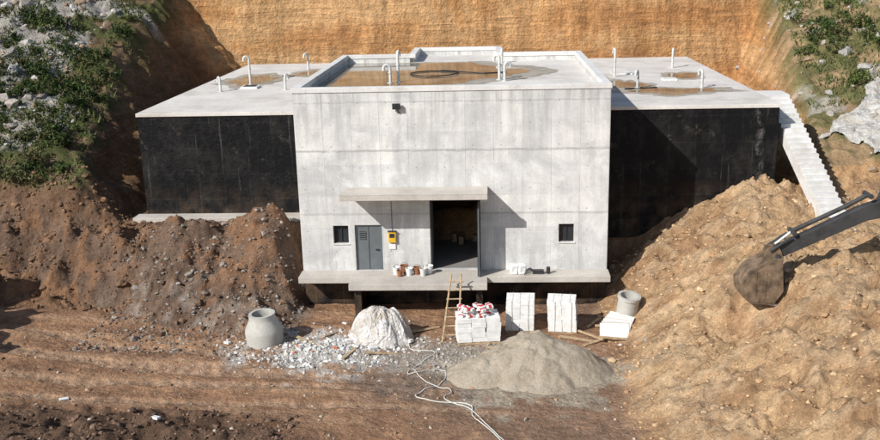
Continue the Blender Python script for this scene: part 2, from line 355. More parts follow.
# ------------------------------------------------------------ building
bld=empty('concrete_reservoir_building')
TOP=8.72
ops=[(-4.5,-3.25,.25,2.42),(-1.04,1.25,.25,3.6),(-5.5,-4.8,1.55,2.4),(4.8,5.48,1.55,2.4)]
def wall_open(name,x0,x1,z0,z1,y0,y1,ops,mat):
    xs=sorted({x0,x1,*[o[0] for o in ops],*[o[1] for o in ops]}); zs=sorted({z0,z1,*[o[2] for o in ops],*[o[3] for o in ops]})
    b=B(); idx={}
    def vid(x,y,z):
        k=(x,y,z)
        if k not in idx: idx[k]=len(b.v); b.v.append(k)
        return idx[k]
    solid=lambda i,j: 0<=i<len(xs)-1 and 0<=j<len(zs)-1 and not any(o[0]<=xs[i] and xs[i+1]<=o[1] and o[2]<=zs[j] and zs[j+1]<=o[3] for o in ops)
    def q(*p): b.f.append(tuple(vid(*k) for k in p)); b.mi.append(0)
    for i in range(len(xs)-1):
        for j in range(len(zs)-1):
            if not solid(i,j): continue
            a,c,d,e_=xs[i],xs[i+1],zs[j],zs[j+1]
            q((a,y0,d),(c,y0,d),(c,y0,e_),(a,y0,e_)); q((a,y1,d),(a,y1,e_),(c,y1,e_),(c,y1,d))
            if not solid(i-1,j): q((a,y0,d),(a,y0,e_),(a,y1,e_),(a,y1,d))
            if not solid(i+1,j): q((c,y0,d),(c,y1,d),(c,y1,e_),(c,y0,e_))
            if not solid(i,j-1): q((a,y0,d),(a,y1,d),(c,y1,d),(c,y0,d))
            if not solid(i,j+1): q((a,y0,e_),(c,y0,e_),(c,y1,e_),(a,y1,e_))
    return b.obj(name,[mat],bld,.015)
wall_open('front_wall',-7,7,-.04,TOP-.22,0,.3,ops,conc_f)
box('side_wall_left',-7,-6.7,.3,15,-1.7,TOP-.22,conc_f,bld); box('side_wall_right',6.7,7,.3,15,-1.7,TOP-.22,conc_f,bld)
box('rear_wall_left',-6.7,-3,14.7,15,6.5,TOP-.22,conc_f,bld); box('rear_wall_right',2.4,6.7,14.7,15,6.5,TOP-.22,conc_f,bld)
box('annex_wall_left',-3.0,-2.7,15,19,6.5,TOP-.22,conc_f,bld); box('annex_wall_right',2.1,2.4,15,19,6.5,TOP-.22,conc_f,bld); box('annex_wall_rear',-2.7,2.1,18.7,19,6.5,TOP-.22,conc_f,bld)
p=.04
for nm,a in dict(coping_front=(-7-p,7+p,-p,.3+p),coping_left=(-7-p,-6.7+p,.3+p,15+p),coping_right=(6.7-p,7+p,.3+p,15+p),
    coping_rear_left=(-6.7+p,-3+.3+p,14.7-p,15+p),coping_rear_right=(2.1-p,6.7-p,14.7-p,15+p),
    coping_annex_left=(-3-p,-2.7+p,15+p,19+p),coping_annex_right=(2.1-p,2.4+p,15+p,19+p),coping_annex_rear=(-2.7+p,2.1-p,18.7-p,19+p)).items():
    box(nm,*a,TOP-.22,TOP,conc_p,bld,.015)
box('roof_slab',-6.7,6.7,.3,14.7,7.95,8.25,conc_r,bld,0); box('annex_roof_slab',-2.7,2.1,14.7,18.7,7.95,8.24,conc_r,bld,0)
box('base_wall',-6.98,6.98,.12,.3,-1.9,-.04,bitumen,bld,0)
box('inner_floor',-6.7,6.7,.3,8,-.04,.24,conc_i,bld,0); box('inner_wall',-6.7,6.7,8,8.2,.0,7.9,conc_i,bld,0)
box('wing_left_walls',-15.85,-7.0,4.5,27,1.0,6.84,bitumen,bld,.02); box('wing_right_walls',7.0,15.6,4.5,27,.4,6.84,bitumen,bld,.02)
box('wing_rear_walls',-7,7,19.05,27,1.0,6.84,bitumen,bld,0)
box('wing_left_roof',-15.9,-7.003,4.44,27.05,6.84,7.02,conc_r,bld,.02); box('wing_right_roof',7.003,15.65,4.44,27.05,6.84,7.02,conc_r,bld,.02); box('wing_rear_roof',-7.0,7.0,15.06,27.05,6.84,7.017,conc_r,bld,0)
box('wing_footing',-16.3,-7.01,3.6,4.5,1.2,1.85,conc_s,bld,.02)
plat=B()
pl=[(-7.05,0),(-7.05,-1.0),(-4.6,-1.0),(-4.6,-2.0),(1.55,-2.0),(1.55,-1.0),(7.05,-1.0),(7.05,0)]
n=len(pl); plat.add([(x,y,-.04) for x,y in pl]+[(x,y,.25) for x,y in pl],[tuple(range(n-1,-1,-1)),tuple(range(n,2*n))]+[(i,(i+1)%n,(i+1)%n+n,i+n) for i in range(n)])
po=plat.obj('entrance_platform',[conc_s],bld,.02); po.location=(0,-.002,0)
box('platform_support_left',-4.4,-4.1,-1.7,.1,-1.9,-.04,bitumen,bld,0); box('platform_support_right',1.05,1.35,-1.7,.1,-1.9,-.04,bitumen,bld,0)
cn=B(); cn.box(-4.85,1.6,-1.65,-.002,3.98,4.2); cn.box(-4.85,1.6,-1.65,-1.5,4.2,4.27); cn.obj('entrance_canopy',[conc_s],bld,.015)
d=B(); d.box(-4.5,-3.25,.1,.16,.25,2.42); d.box(-4.5,-4.43,.06,.1,.25,2.42,1); d.box(-3.32,-3.25,.06,.1,.25,2.42,1); d.box(-4.43,-3.32,.06,.1,2.35,2.42,1)
d.box(-3.9,-3.87,.09,.1,.27,2.33,2); d.box(-3.6,-3.42,.04,.1,1.2,1.25,2); d.box(-4.3,-4.0,.085,.1,1.7,2.1,2)
for k in range(4): d.box(-4.3,-4.0,.07,.085,1.73+k*.1,1.77+k*.1,0)
d.obj('steel_door',[steel,steel,darkst],bld,.004)
for nm,x0,x1 in (('window_left',-5.5,-4.8),('window_right',4.8,5.48)):
    w=B(); w.box(x0,x1,.2,.22,1.55,2.4,0)
    for a in ((x0,x0+.05,1.55,2.4),(x1-.05,x1,1.55,2.4),(x0+.05,x1-.05,1.55,1.6),(x0+.05,x1-.05,2.35,2.4),((x0+x1)/2-.02,(x0+x1)/2+.02,1.6,2.35)): w.box(a[0],a[1],.15,.2,a[2],a[3],1)
    w.box(x0-.05,x1+.05,-.04,.14,1.5,1.548,2); w.obj(nm,[glass,darkst,conc_p],bld,.003)
g=B(); g.box(1.16,1.21,-1.12,-.02,.3,3.5,0); g.box(1.12,1.16,-1.12,-1.05,.3,3.5,1); g.box(1.12,1.16,-.1,-.03,.3,3.5,1); g.box(1.12,1.16,-1.05,-.1,1.8,1.88,1); g.box(1.12,1.16,-1.05,-.1,3.42,3.5,1); g.box(1.12,1.16,-1.05,-.1,.3,.38,1)
g.obj('open_door_leaf_right',[steel,darkst],bld,.004)
g=B(); g.box(-1.03,-.98,.32,1.42,.3,3.5,0); g.obj('open_door_leaf_left',[steel],bld,.004)
g=B(); g.box(-1.04,-.97,.02,.1,.25,3.6); g.box(1.18,1.25,.02,.1,.25,3.6); g.box(-.97,1.18,.02,.1,3.53,3.6); g.obj('doorway_frame',[darkst],bld,.004)
g=B()
for k in range(5):
    x=-.6+k*.35; g.box(x,x+.24,4+rng.random()*2,4.6+rng.random()*2+.6,.24,.4+rng.random()*.3)
g.obj('stored_materials',[wood],bld,.01)
g=B(); g.box(-2.95,-2.62,-.14,-.002,1.62,2.12,0); g.box(-2.9,-2.67,-.15,-.14,1.85,2.05,1); g.box(-2.98,-2.59,-.16,-.002,2.12,2.16,1); g.tube([(-2.78,-.03,2.16),(-2.78,-.03,3.9)],.012,6,1); g.box(-2.93,-2.64,-.05,-.002,1.28,1.52,2)
g.obj('electrical_box',[yel,darkst,white],bld,.005)
g=B(); g.box(-2.55,-2.2,-.22,-.1,7.75,8.0,0); g.box(-2.52,-2.23,-.225,-.22,7.78,7.97,1); g.box(-2.42,-2.33,-.1,-.002,7.8,7.9,0); g.tube([(-2.375,-.02,7.8),(-2.3,-.02,7.6),(-2.2,-.015,7.5)],.015,6,0)
g.obj('floodlight',[darkst,darkst],bld,.005)
g=B(); g.box(-12.9,-11.9,13.2,14.2,7.02,7.14,0); g.box(-12.75,-12.05,13.35,14.05,7.14,7.17,1); g.obj('roof_hatch',[conc_p,darkst],bld,.01)
g=B(); g.box(9.2,10.4,17,18.2,7.02,7.12,0); g.box(11.7,12.5,13.8,14.6,7.02,7.12,0); g.obj('roof_hatch_right',[conc_p],bld,.01)
def blob(name,cx,cy,rx,ry,z,mat,seed,amp=.45,lim=None):
    N=140; pts=[]
    for k in range(N):
        a=2*math.pi*k/N; rr=1+amp*(float(fbm(np.array([math.cos(a)*1.6+5+seed]),np.array([math.sin(a)*1.6+3]),5,seed)[0])-.5)*2
        x=cx+rx*rr*math.cos(a); y=cy+ry*rr*math.sin(a)
        if lim: x=min(max(x,lim[0]),lim[1]); y=min(max(y,lim[2]),lim[3])
        pts.append((x,y,z))
    b=B(); b.v=[(cx,cy,z)]+pts; b.f=[(0,1+k,1+(k+1)%N) for k in range(N)]; b.mi=[0]*N
    return b.obj(name,[mat],bld)
L=(-6.65,6.65,.4,14.6)
blob('damp_patch',-1.9,9.2,6.6,6.6,8.254,damp,3,.4,L); blob('rain_puddle',-2.1,9.4,5.3,5.8,8.258,mud,3,.5,L)
for k,(cx,cy,rx,ry) in enumerate([(-13.3,17.2,1.9,2.6),(-10.0,20.5,1.6,1.6),(11.4,9.4,2.6,1.1),(9.3,12.5,1.2,1.8),(13.3,16,1,1.4)]):
    blob('damp_patch_%d'%k,cx,cy,rx*1.35,ry*1.35,7.024,damp,11+k,.6); blob('wing_puddle_%d'%k,cx,cy,rx*.9,ry*.9,7.028,mud,11+k,.8)
pts=[(-1.2+1.25*math.cos(a)*(1+.04*math.sin(3*a)),8.4+1.25*math.sin(a),8.28+.006*a) for a in np.linspace(.3,7.6,60)]+[(1.4,8.3,8.28),(2.6,8.7,8.28)]
b=B(); b.tube(pts,.03,6); b.obj('black_hose_coil',[blackh],None,smooth=True)
def vent(x,y,z,h,r=.1,ang=0,name='roof_vent_pipe'):
    b=B(); R=.16; pts=[(0,0,0),(0,0,h-R)]+[(R-R*math.cos(a),0,h-R+R*math.sin(a)) for a in np.linspace(.3,math.pi,8)]+[(2*R,0,h-R-.12)]
    b.tube(pts,r,12); b.lathe([(r+.09,0),(r+.09,.03),(r+.01,.03)],16); b.lathe([(r+.03,h*.55),(r+.03,h*.55+.05)],12)
    return b.obj(name,[galv],None,smooth=True,loc=(x,y,z),rot=(0,0,ang))
for (x,y,z,h,a) in [(-12.8,15.3,7.02,1.7,3.6),(-13.8,12.3,7.02,.8,2.2),(-10.1,12.7,7.02,.85,1.2),(-10.7,22.9,7.02,1.1,4),(-3.15,5.0,8.25,.9,3.3),(-2.8,5.4,8.25,1.5,1.4),(2.45,5.1,8.25,.9,.5),(2.2,5.6,8.25,1.2,2.5),(2.4,13.4,8.25,.8,1.5),(9.2,16.1,7.02,1.65,1.8),(9.8,11,7.02,.95,4.2),(13.4,20.3,7.02,1.2,1.2),(13.2,10.6,7.02,.95,2.0)]:
    vent(x,y,z,h,.07,a)
# ------------------------------------------------------------ staircase
b=B(); N=26
A=np.array([16.35,7.7,7.02]); Z=np.array([16.95,-1.2,2.2]); dirv=(Z-A)
ax=Vector((dirv[0],dirv[1],0)).normalized(); sx=Vector((ax.y,-ax.x,0)); wd=.56
def cp(u,side,z):
    q=Vector((A[0]+dirv[0]*u,A[1]+dirv[1]*u,0))+sx*side; return (q.x,q.y,z)
for k in range(N):
    u0,u1=k/N,(k+1)/N; zt=A[2]+dirv[2]*u0; zb=zt-.42-.2
    v=[cp(u0,-wd,zb),cp(u0,wd,zb),cp(u1,wd,zb-.2),cp(u1,-wd,zb-.2),cp(u0,-wd,zt),cp(u0,wd,zt),cp(u1+.001,wd,zt),cp(u1+.001,-wd,zt)]
    b.add(v,[(0,3,2,1),(4,5,6,7),(0,1,5,4),(1,2,6,5),(2,3,7,6),(3,0,4,7)])
b.box(15.66,16.95,7.7,9.0,6.8,7.03)
b.obj('concrete_staircase',[conc_p],None,.012)
# ------------------------------------------------------------ manhole cones
def manhole(x,y,rot=(0,0,0),s=1,nm='precast_manhole_cone'):
    b=B(); b.lathe([(.62,0),(.78,0),(.8,.5),(.8,.66),(.78,.76),(.58,1.15),(.56,1.2),(.56,1.42),(.43,1.42),(.43,1.2),(.62,.6),(.62,0)],36)
    for a in (.6,3.4): b.lathe([(.0,0),(.03,0),(.03,.02),(0,.02)],6,0,T(.76*math.cos(a),.76*math.sin(a),.4))
    o=b.obj(nm,[mhc],None,smooth=True,loc=(x,y,H(x,y)-.05),rot=rot); o.scale=(s,s,s); return o
manhole(-7.9,-4.3,(.03,-.05,0))
b=B(); b.lathe([(.36,0),(.45,0),(.45,.75),(.5,.78),(.5,.9),(.38,.9),(.36,.0)],32); b.obj('precast_concrete_ring',[mhc],None,smooth=True,loc=(7.55,-2.7,H(7.55,-2.7)-.1),rot=(.12,.1,0))
def pallet(x,y,rz,nx_,ny_,nz,red=False,lean=0,z=None,jit=.01,bh=.21):
    b=B(); bw,bd=.6,.25; W=nx_*bw; Dp=ny_*bd
    for k in range(3): b.box(-W/2,W/2,-Dp/2+k*(Dp-.1)/2,-Dp/2+k*(Dp-.1)/2+.1,0,.09,1)
    for k in range(5): b.box(-W/2+k*(W-.12)/4,-W/2+k*(W-.12)/4+.12,-Dp/2,Dp/2,.09,.12,1)
    for k in range(nz):
        for i in range(nx_):
            for j in range(ny_):
                if red and k==nz-1 and rng.random()<.15: continue
                jx,jy=rng.normal(0,jit,2); x0=-W/2+i*bw+jx+k*lean; y0=-Dp/2+j*bd+jy
                b.box(x0+.004,x0+bw-.004,y0+.003,y0+bd-.003,.12+k*bh,.12+(k+1)*bh-.005,0)
    if not red:
        for q in (-.28,.3): b.box(W*q-.012,W*q+.012,-Dp/2-.03,-Dp/2-.022,.1,.12+nz*bh,3); b.box(W*q-.012+nz*lean,W*q+.012+nz*lean,-Dp/2-.03,Dp/2+.03,.12+nz*bh+.001,.125+nz*bh,3)
    if red:
        for q in range(24):
            px_,py_=rng.uniform(-W/2+.1,W/2-.2),rng.uniform(-Dp/2+.1,Dp/2-.2); pz=.12+nz*bh+rng.choice([0,.13,.26])
            m4=T(px_,py_,pz,rng.normal(0,.1),rng.normal(0,.1),rng.uniform(0,3))
            b.box(-.14,.14,-.1,.1,0,.1,0,m4); b.box(-.06,.08,-.104,.104,.02,.104,2,m4)
    z=H(x,y) if z is None else z
    return b.obj('block_pallet',[white,wood,redm,galv],None,.008,loc=(x,y,z-.02),rot=(0,0,rz))
pallet(1.15,-4.2,.12,3,4,5,True,jit=.016); pallet(2.95,-3.0,-.05,2,4,13,False,.003,jit=.008,bh=.105); pallet(4.8,-3.1,-.12,2,4,13,False,-.006,jit=.008,bh=.105)
b=B()
for k in range(7): b.box(-.6,.6,-.03,.03,0,.8,k%2,T(.05*k,-.13*k,0,-.85-.05*k,0,.1*k-.2))
b.box(-.8,.7,-1.15,-1.07,.05,.12,2,T(0,0,0,0,.1,.5)); b.box(-.9,.6,-1.3,-1.2,.02,.09,2,T(0,0,0,0,-.05,-.4)); b.box(-.9,.9,.3,.4,.02,.1,2,T(0,0,0,0,-.1,.2))
b.obj('stacked_white_panels',[white,conc_s,wood],None,.006,loc=(6.95,-3.5,H(6.95,-3.5)),rot=(0,0,-.5))
# ------------------------------------------------------------ heaps
def heap(name,cx,cy,rx,ry,h,mat,seed,fold=0,rough=.12,irr=.3,peaks=None,sharp=1.0,eps=.012,lump=.5):
    n=140; u=np.linspace(-1.5,1.5,n); X,Y=np.meshgrid(u,u); R=np.hypot(X,Y); A_=np.arctan2(Y,X)
    R2=R/(1+irr*2*(fbm(np.cos(A_)*1.5+seed,np.sin(A_)*1.5,4,seed)-.5))
    z=np.zeros_like(X)-.4
    for (px,py,pr,ph) in (peaks or [(0,0,1,1)]):
        q=np.hypot(X-px,Y-py)/pr*(R2/np.maximum(R,1e-3)); q=np.sqrt(q*q+eps)
        z=smax(z,ph*(1-q**sharp),.08)
    z=z*h; pos=np.clip(z/h*5,0,1)
    z=z+rough*h*((fbm(X*2.4+seed,Y*2.4,5,seed+3)-.5)*2+lump*lumps((X+9)*5,(Y+9)*5,seed+8,.6))*pos
    if fold:
        ph=A_*5+9*fbm(X*1.3,Y*1.3,3,4)
        z=z+fold*(1-2*np.abs(np.sin(ph)))*np.clip(R*1.6,0,1)*pos+fold*.6*(1-2*np.abs(np.sin(ph*1.7+5*X)))*pos
    WX=cx+X*rx; WY=cy+Y*ry; g=zones(WX,WY)[0]
    Zz=np.minimum(g,H(cx,cy)+.35)+z
    Vv=np.stack([WX,WY,Zz],-1).reshape(-1,3); id_=np.arange(n*n).reshape(n,n)
    Ff=np.stack([id_[:-1,:-1],id_[:-1,1:],id_[1:,1:],id_[1:,:-1]],-1).reshape(-1,4)
    keep=(z[:-1,:-1]>-.25*h).ravel(); return np_mesh(name,Vv,Ff[keep],True,None,[mat])
heap('sand_heap',3.3,-7.2,2.75,2.1,1.5,sand,5,rough=.17,irr=.4,peaks=[(.05,.1,1.0,1),(-.62,-.12,.6,.5),(.5,-.02,.6,.74),(.15,-.5,.5,.45)],sharp=1.35,eps=.05,lump=.9)
heap('plastic_covered_heap',-3.0,-3.9,1.35,1.15,1.6,tarp,9,.05,.10,.25,[(-.1,0,.85,1),(-.5,.1,.62,.78),(.4,.0,.62,.86),(0.1,-.45,.55,.62),(.6,-.25,.45,.5)],2.0,.03,0)
b=B()
for (x,y,s_) in [(-3.9,-4.9,.12),(-3.2,-5.1,.14),(-2.4,-4.95,.11),(-1.75,-4.4,.13),(-4.3,-4.3,.12)]: b.box(-s_*1.4,s_*1.4,-s_*.8,s_*.8,0,s_,0,T(x,y,H(x,y)+.02,.1,.1,rng.uniform(0,3)))
b.obj('weight_blocks',[conc_p],None,.02)
# ------------------------------------------------------------ ladder, planks, buckets, hoses
b=B(); p0=Vector((.0,-4.5,H(.1,-4.5))); p1=Vector((.2,-2.06,.75))
for s_ in (-.27,.27): b.tube([p0+Vector((s_*1.25,0,0)),p1+Vector((s_*.8,0,0))],.04,6)
for k in range(7):
    t_=.1+k*.13; q=p0.lerp(p1,t_); b.tube([q+Vector((-.34,0,0)),q+Vector((.34,0,.02))],.03,6)
b.obj('wooden_ladder',[wood])
def bucket(x,y,z,c,s=1):
    b=B(); b.lathe([(0,.0),(.11,0),(.15,.3),(.16,.3),(.16,.32),(.14,.32),(.105,.02),(0,.02)],16); b.tube([(.15*math.cos(a),0,.3+.13*math.sin(a)) for a in np.linspace(0,math.pi,9)],.006,5,1)
    o=b.obj('bucket',[c,darkst],None,smooth=True,loc=(x,y,z),rot=(0,0,random.random()*3)); o.scale=(s,s,s)
brown=simple('brown_plastic',(.28,.12,.06),.5,.1,3)
for k,(x,y,c,s) in enumerate([(-2.6,-.6,white,1.1),(-2.25,-.45,brown,1.2),(-2.0,-.75,white,1.1),(-1.65,-.6,brown,1.1),(-1.35,-.8,galv,1.1),(-1.1,-.5,white,1.2),(-2.4,-.9,brown,.9)]): bucket(x,y,.25,c,s)
b=B()
for k in range(4):
    m4=T(2.75+.35*(k%2),-.55,.25+.14*(k//2)+.0,0,0,.1*k); b.box(-.17,.17,-.22,.22,0,.3,0,m4)
b.obj('cement_bags',[white],None,.05)
b=B(); b.box(3.6,4.1,-.7,-.45,.25,.42); b.tube([(3.6,-.6,.4),(3.4,-.8,.55),(3.2,-.9,.3)],.03,6); b.lathe([(0,0),(.09,0),(.09,.3),(0,.3)],12,0,T(4.3,-.6,.26)); b.obj('power_tool_case',[darkst],None,.02)
def hose(name,pts,r,mat):
    P_=[]; pts=np.array(pts,float)
    for i in range(len(pts)-1):
        a,b_,c_,d_=pts[max(i-1,0)],pts[i],pts[i+1],pts[min(i+2,len(pts)-1)]
        for t_ in np.linspace(0,1,9)[:-1]:
            P_.append(.5*((2*b_)+(-a+c_)*t_+(2*a-5*b_+4*c_-d_)*t_**2+(-a+3*b_-3*c_+d_)*t_**3))
    P_.append(pts[-1]); P_=[(q[0],q[1],H(q[0],q[1])+r+.02) for q in P_]
    b=B(); b.tube(P_,r,6); b.obj(name,[mat],None,smooth=True)
hose('garden_hose',[(-1.8,-3.6),(-1.6,-5.2),(-.6,-5.6),(-1.3,-6.6),(-1.5,-7.5),(-.3,-6.9),(-.1,-8),(-1.1,-9.2),(-.5,-9.8),(.9,-10.0),(1.1,-11),(2.0,-12.7),(2.4,-14.5)],.02,hosem)
hose('garden_hose',[(-1.4,-6.8),(-.9,-8.0),(.2,-8.9),(.0,-9.6),(1.0,-10.4),(1.5,-11.5),(2.2,-12.9)],.018,hosem)
b=B()
for (x,y,l,a) in [(-2.6,-5.6,1.8,.15),(-4.1,-5.6,1.2,1.2),(5.3,-4.4,1.6,-.3),(6.0,-4.7,1.2,.6),(-6.2,-4.2,1.3,-.5),(2.2,-5.2,1.4,.1),(-5.2,-3.5,.9,.9),(-1.2,-3.2,1.5,.5),(6.3,-2.2,1.7,1.0)]:
    b.box(-l/2,l/2,-.07,.07,0,.05,0,T(x,y,H(x,y)+.04,rng.normal(0,.06),rng.normal(0,.06),a))
b.obj('scattered_planks',[wood],None,.005)
b=B()
redo=simple('orange_plastic',(.7,.15,.03),.5,.1,3)
for k in range(110):
    x=rng.normal(-5.2,1.4); y=rng.normal(-4.9,1.0); s_=rng.uniform(.02,.12); z=H(x,y)
    b.box(-s_,s_,-s_*.6,s_*.6,-s_*.2,s_*.2,0 if rng.random()<.6 else (1 if rng.random()<.7 else 2),T(x,y,z+.03,*rng.normal(0,.4,2),rng.uniform(0,3)))
for (x,y) in [(-14.3,-9.7),(-9.8,-12.3),(-9.5,-4.5),(4.4,-5.5)]:
    b.box(-.16,.16,-.08,.08,0,.08,0,T(x,y,H(x,y)+.02,.1,.1,rng.uniform(0,3)))
b.obj('rubble_debris',[white,galv,redo],None)
# ------------------------------------------------------------ rocks
ico_v=[];phi=(1+5**.5)/2
for a,b_ in ((1,phi),(-1,phi),(1,-phi),(-1,-phi)): ico_v+=[(0,a,b_),(a,b_,0),(b_,0,a)]
ico_v=np.array(ico_v)/math.hypot(1,phi)
from itertools import combinations
ed=1.0515; ico_f=[]
for t3 in combinations(range(12),3):
    p3=ico_v[list(t3)]
    if all(abs(np.linalg.norm(p3[i]-p3[j])-ed)<.02 for i,j in ((0,1),(1,2),(0,2))):
        nrm=np.cross(p3[1]-p3[0],p3[2]-p3[0]); ico_f.append(t3 if nrm@p3.mean(0)>0 else (t3[0],t3[2],t3[1]))
ico_f=np.array(ico_f)
def rocks(name,X,Y,size,cols):
    n=len(X); Z=zones(X,Y)[0]
    sc3=size[:,None,None]*rng.uniform(.6,1.25,(n,1,3))*np.array([1,1,.75])
    v=ico_v[None]*(1+rng.normal(0,.16,(n,12,1)))*sc3
    a=rng.uniform(0,6.28,n); ca,sa=np.cos(a)[:,None],np.sin(a)[:,None]
    vx=v[...,0]*ca-v[...,1]*sa; vy=v[...,0]*sa+v[...,1]*ca
    v=np.stack([vx+X[:,None],vy+Y[:,None],v[...,2]+(Z+size*.15)[:,None]],-1)
    f=(ico_f[None]+12*np.arange(n)[:,None,None]).reshape(-1,3)
    np_mesh(name,v.reshape(-1,3),f,False,np.repeat(cols,12,0),[rockm])
def pick(n,x0,x1,y0,y1): return rng.uniform(x0,x1,n),rng.uniform(y0,y1,n)
def pal(n,cs): cs=np.array(cs); return cs[rng.integers(0,len(cs),n)]*rng.uniform(.75,1.2,(n,1))
X1,Y1=pick(2600,-16,-6.8,-5.5,3); s1=.022+.028*rng.exponential(1,2600)
rocks('left_heap_stones',X1,Y1,np.clip(s1,0,.26),pal(2600,[(.27,.235,.2),(.18,.12,.085),(.32,.29,.26),(.22,.14,.09)]))
X1,Y1=pick(5200,6.5,24,-16,4); s1=.018+.028*rng.exponential(1,5200)
rocks('right_heap_clods',X1,Y1,np.clip(s1,0,.2),pal(5200,[(.47,.31,.18),(.53,.38,.23),(.38,.24,.13)]))
X1,Y1=pick(1800,-22,7,-15,-3); s1=.015+.02*rng.exponential(1,1800)
rocks('ground_stones',X1,Y1,np.clip(s1,0,.12),pal(1800,[(.36,.23,.145),(.44,.38,.31),(.24,.155,.1)]))
X1=rng.normal(-5.4,1.8,2400); Y1=rng.normal(-5.1,1.05,2400); s1=.012+.022*rng.exponential(1,2400)
rocks('pale_gravel_spread',X1,Y1,np.clip(s1,0,.14),pal(2400,[(.54,.53,.5),(.42,.4,.36),(.64,.63,.61)]))
X1=rng.normal(.3,2.6,900); Y1=rng.normal(-5.6,.8,900); s1=.012+.018*rng.exponential(1,900)
rocks('yard_gravel',X1,Y1,np.clip(s1,0,.1),pal(900,[(.45,.43,.4),(.36,.33,.28),(.55,.53,.5)]))
X1,Y1=pick(1500,-26,-15,-1,5); s1=.03+.035*rng.exponential(1,1500)
rocks('far_left_clods',X1,Y1,np.clip(s1,0,.25),pal(1500,[(.23,.135,.08),(.16,.1,.06)]))
X1,Y1=pick(1100,-20,-5,-14.5,-11); s1=.025+.03*rng.exponential(1,1100)
rocks('dark_soil_clods',X1,Y1,np.clip(s1,0,.22),pal(1100,[(.15,.095,.065),(.1,.065,.045),(.2,.13,.09)]))
Xa,Ya=pick(700,-38,-21.5,4,30); ka=fbm(Xa*.35,Ya*.35,4,77)-.5+.07*np.clip(-Xa-23.5,-3,4)>.0; Xa,Ya=Xa[ka],Ya[ka]
Xb,Yb=pick(260,19.5,36,4,34)
X1=np.concatenate([Xa,Xb]);Y1=np.concatenate([Ya,Yb]); n=len(X1); s1=.06+.1*rng.exponential(1,n)
rocks('hillside_boulders',X1,Y1,np.clip(s1,0,.7),pal(n,[(.45,.43,.4),(.38,.34,.3),(.3,.22,.15)]))
# ------------------------------------------------------------ shrubs & grass
def shrubs(name,centres):
    VV=[];CC=[]
    for (x,y,r_) in centres:
        z=H(x,y); n=int(110+330*r_)
        nb=7; cl=rng.normal(0,.5,(nb,3))*r_; cl[:,2]=np.abs(cl[:,2])*.8+.25*r_; cr=rng.uniform(.25,.6,nb)*r_
        k=rng.integers(0,nb,n); dv=rng.normal(0,1,(n,3)); dv/=np.linalg.norm(dv,axis=1)[:,None]
        pc=cl[k]+dv*(cr[k]*rng.uniform(.4,1.15,n))[:,None]; pc[:,2]=np.abs(pc[:,2])
        sz=rng.uniform(.04,.11,n)*(0.7+.5*r_)
        a=rng.normal(0,1,(n,3)); a/=np.linalg.norm(a,axis=1)[:,None]; b_=np.cross(a,dv+.3*rng.normal(0,1,(n,3))); b_/=np.linalg.norm(b_,axis=1)[:,None]+1e-6
        o=np.array([x,y,z])
        q=np.stack([pc-a*sz[:,None],pc-b_*sz[:,None]*.5,pc+a*sz[:,None],pc+b_*sz[:,None]*.5],1)+o
        base=np.array([(.055,.085,.022),(.085,.11,.03),(.04,.065,.018),(.11,.115,.045)])[rng.integers(0,4)]
        c=base*rng.uniform(.6,1.5,(n,1))*(.7+.5*k[:,None]/nb)
        VV.append(q.reshape(-1,3)); CC.append(np.repeat(c,4,0))
    V_=np.concatenate(VV); F_=np.arange(len(V_)).reshape(-1,4); np_mesh(name,V_,F_,False,np.concatenate(CC),[leafm])
def grass(name,X,Y,hh):
    n=len(X); Z=zones(X,Y)[0]; a=rng.uniform(0,6.28,n); w_=.03+.05*rng.random(n); l=hh*rng.uniform(.5,1.4,n); tx,ty=rng.normal(0,.5,n)*l,rng.normal(0,.5,n)*l
    p0=np.stack([X-w_*np.cos(a),Y-w_*np.sin(a),Z-.03],-1); p1=np.stack([X+w_*np.cos(a),Y+w_*np.sin(a),Z-.03],-1); p2=np.stack([X+tx,Y+ty,Z+l],-1)
    V_=np.stack([p0,p1,p2],1).reshape(-1,3); cs=np.array([(.07,.1,.025),(.11,.13,.04),(.15,.145,.06),(.05,.075,.02)])[rng.integers(0,4,n)]*rng.uniform(.7,1.3,(n,1))
    np_mesh(name,V_,np.arange(3*n).reshape(-1,3),False,np.repeat(cs,3,0),[leafm])
cs=[]
for k in range(520):
    x=rng.uniform(-40,-19.2); y=rng.uniform(3.5,38)
    if x>-19.4-.17*(y-4)-.3: continue
    if fbm(np.array([x*.25]),np.array([y*.25]),3,40)[0]<.45-.1*(x>-25): continue
    cs.append((x,y,rng.uniform(.2,.85)))
shrubs('hillside_shrubs_left',cs)
cs=[]
for k in range(260):
    x=rng.uniform(19,38); y=rng.uniform(13,44)
    if x<18.4+.17*(y-4)+.5: continue
    if fbm(np.array([x*.25]),np.array([y*.25]),3,41)[0]<.46: continue
    cs.append((x,y,rng.uniform(.25,.85)))
shrubs('hillside_shrubs_right',cs)
X1,Y1=pick(26000,-40,-19,3.5,38); k=(X1<-19.2-.17*(Y1-4))&(fbm(X1*.5,Y1*.5,4,71)>.47); grass('hillside_grass_left',X1[k],Y1[k],.28)
X1,Y1=pick(20000,18.5,38,12,44); k=(X1>18.2+.17*(Y1-4))&(fbm(X1*.5,Y1*.5,4,72)>.5); grass('hillside_grass_right',X1[k],Y1[k],.28)
n=90; u=np.linspace(0,1,n); U,W_=np.meshgrid(u,u)
SX=19.3+U*2.1+W_*4.8+.9*(fbm(U*5,W_*5,3,6)-.5)*2; SY=8.6-U*3.6+W_*6.0+1.0*(fbm(U*6,W_*4,3,8)-.5)*2; SZ=zones(SX,SY)[0]+.12+.35*fbm(SX*1.5,SY*1.5,4,3)*np.minimum(1,6*np.minimum(np.minimum(U,1-U),np.minimum(W_,1-W_)))
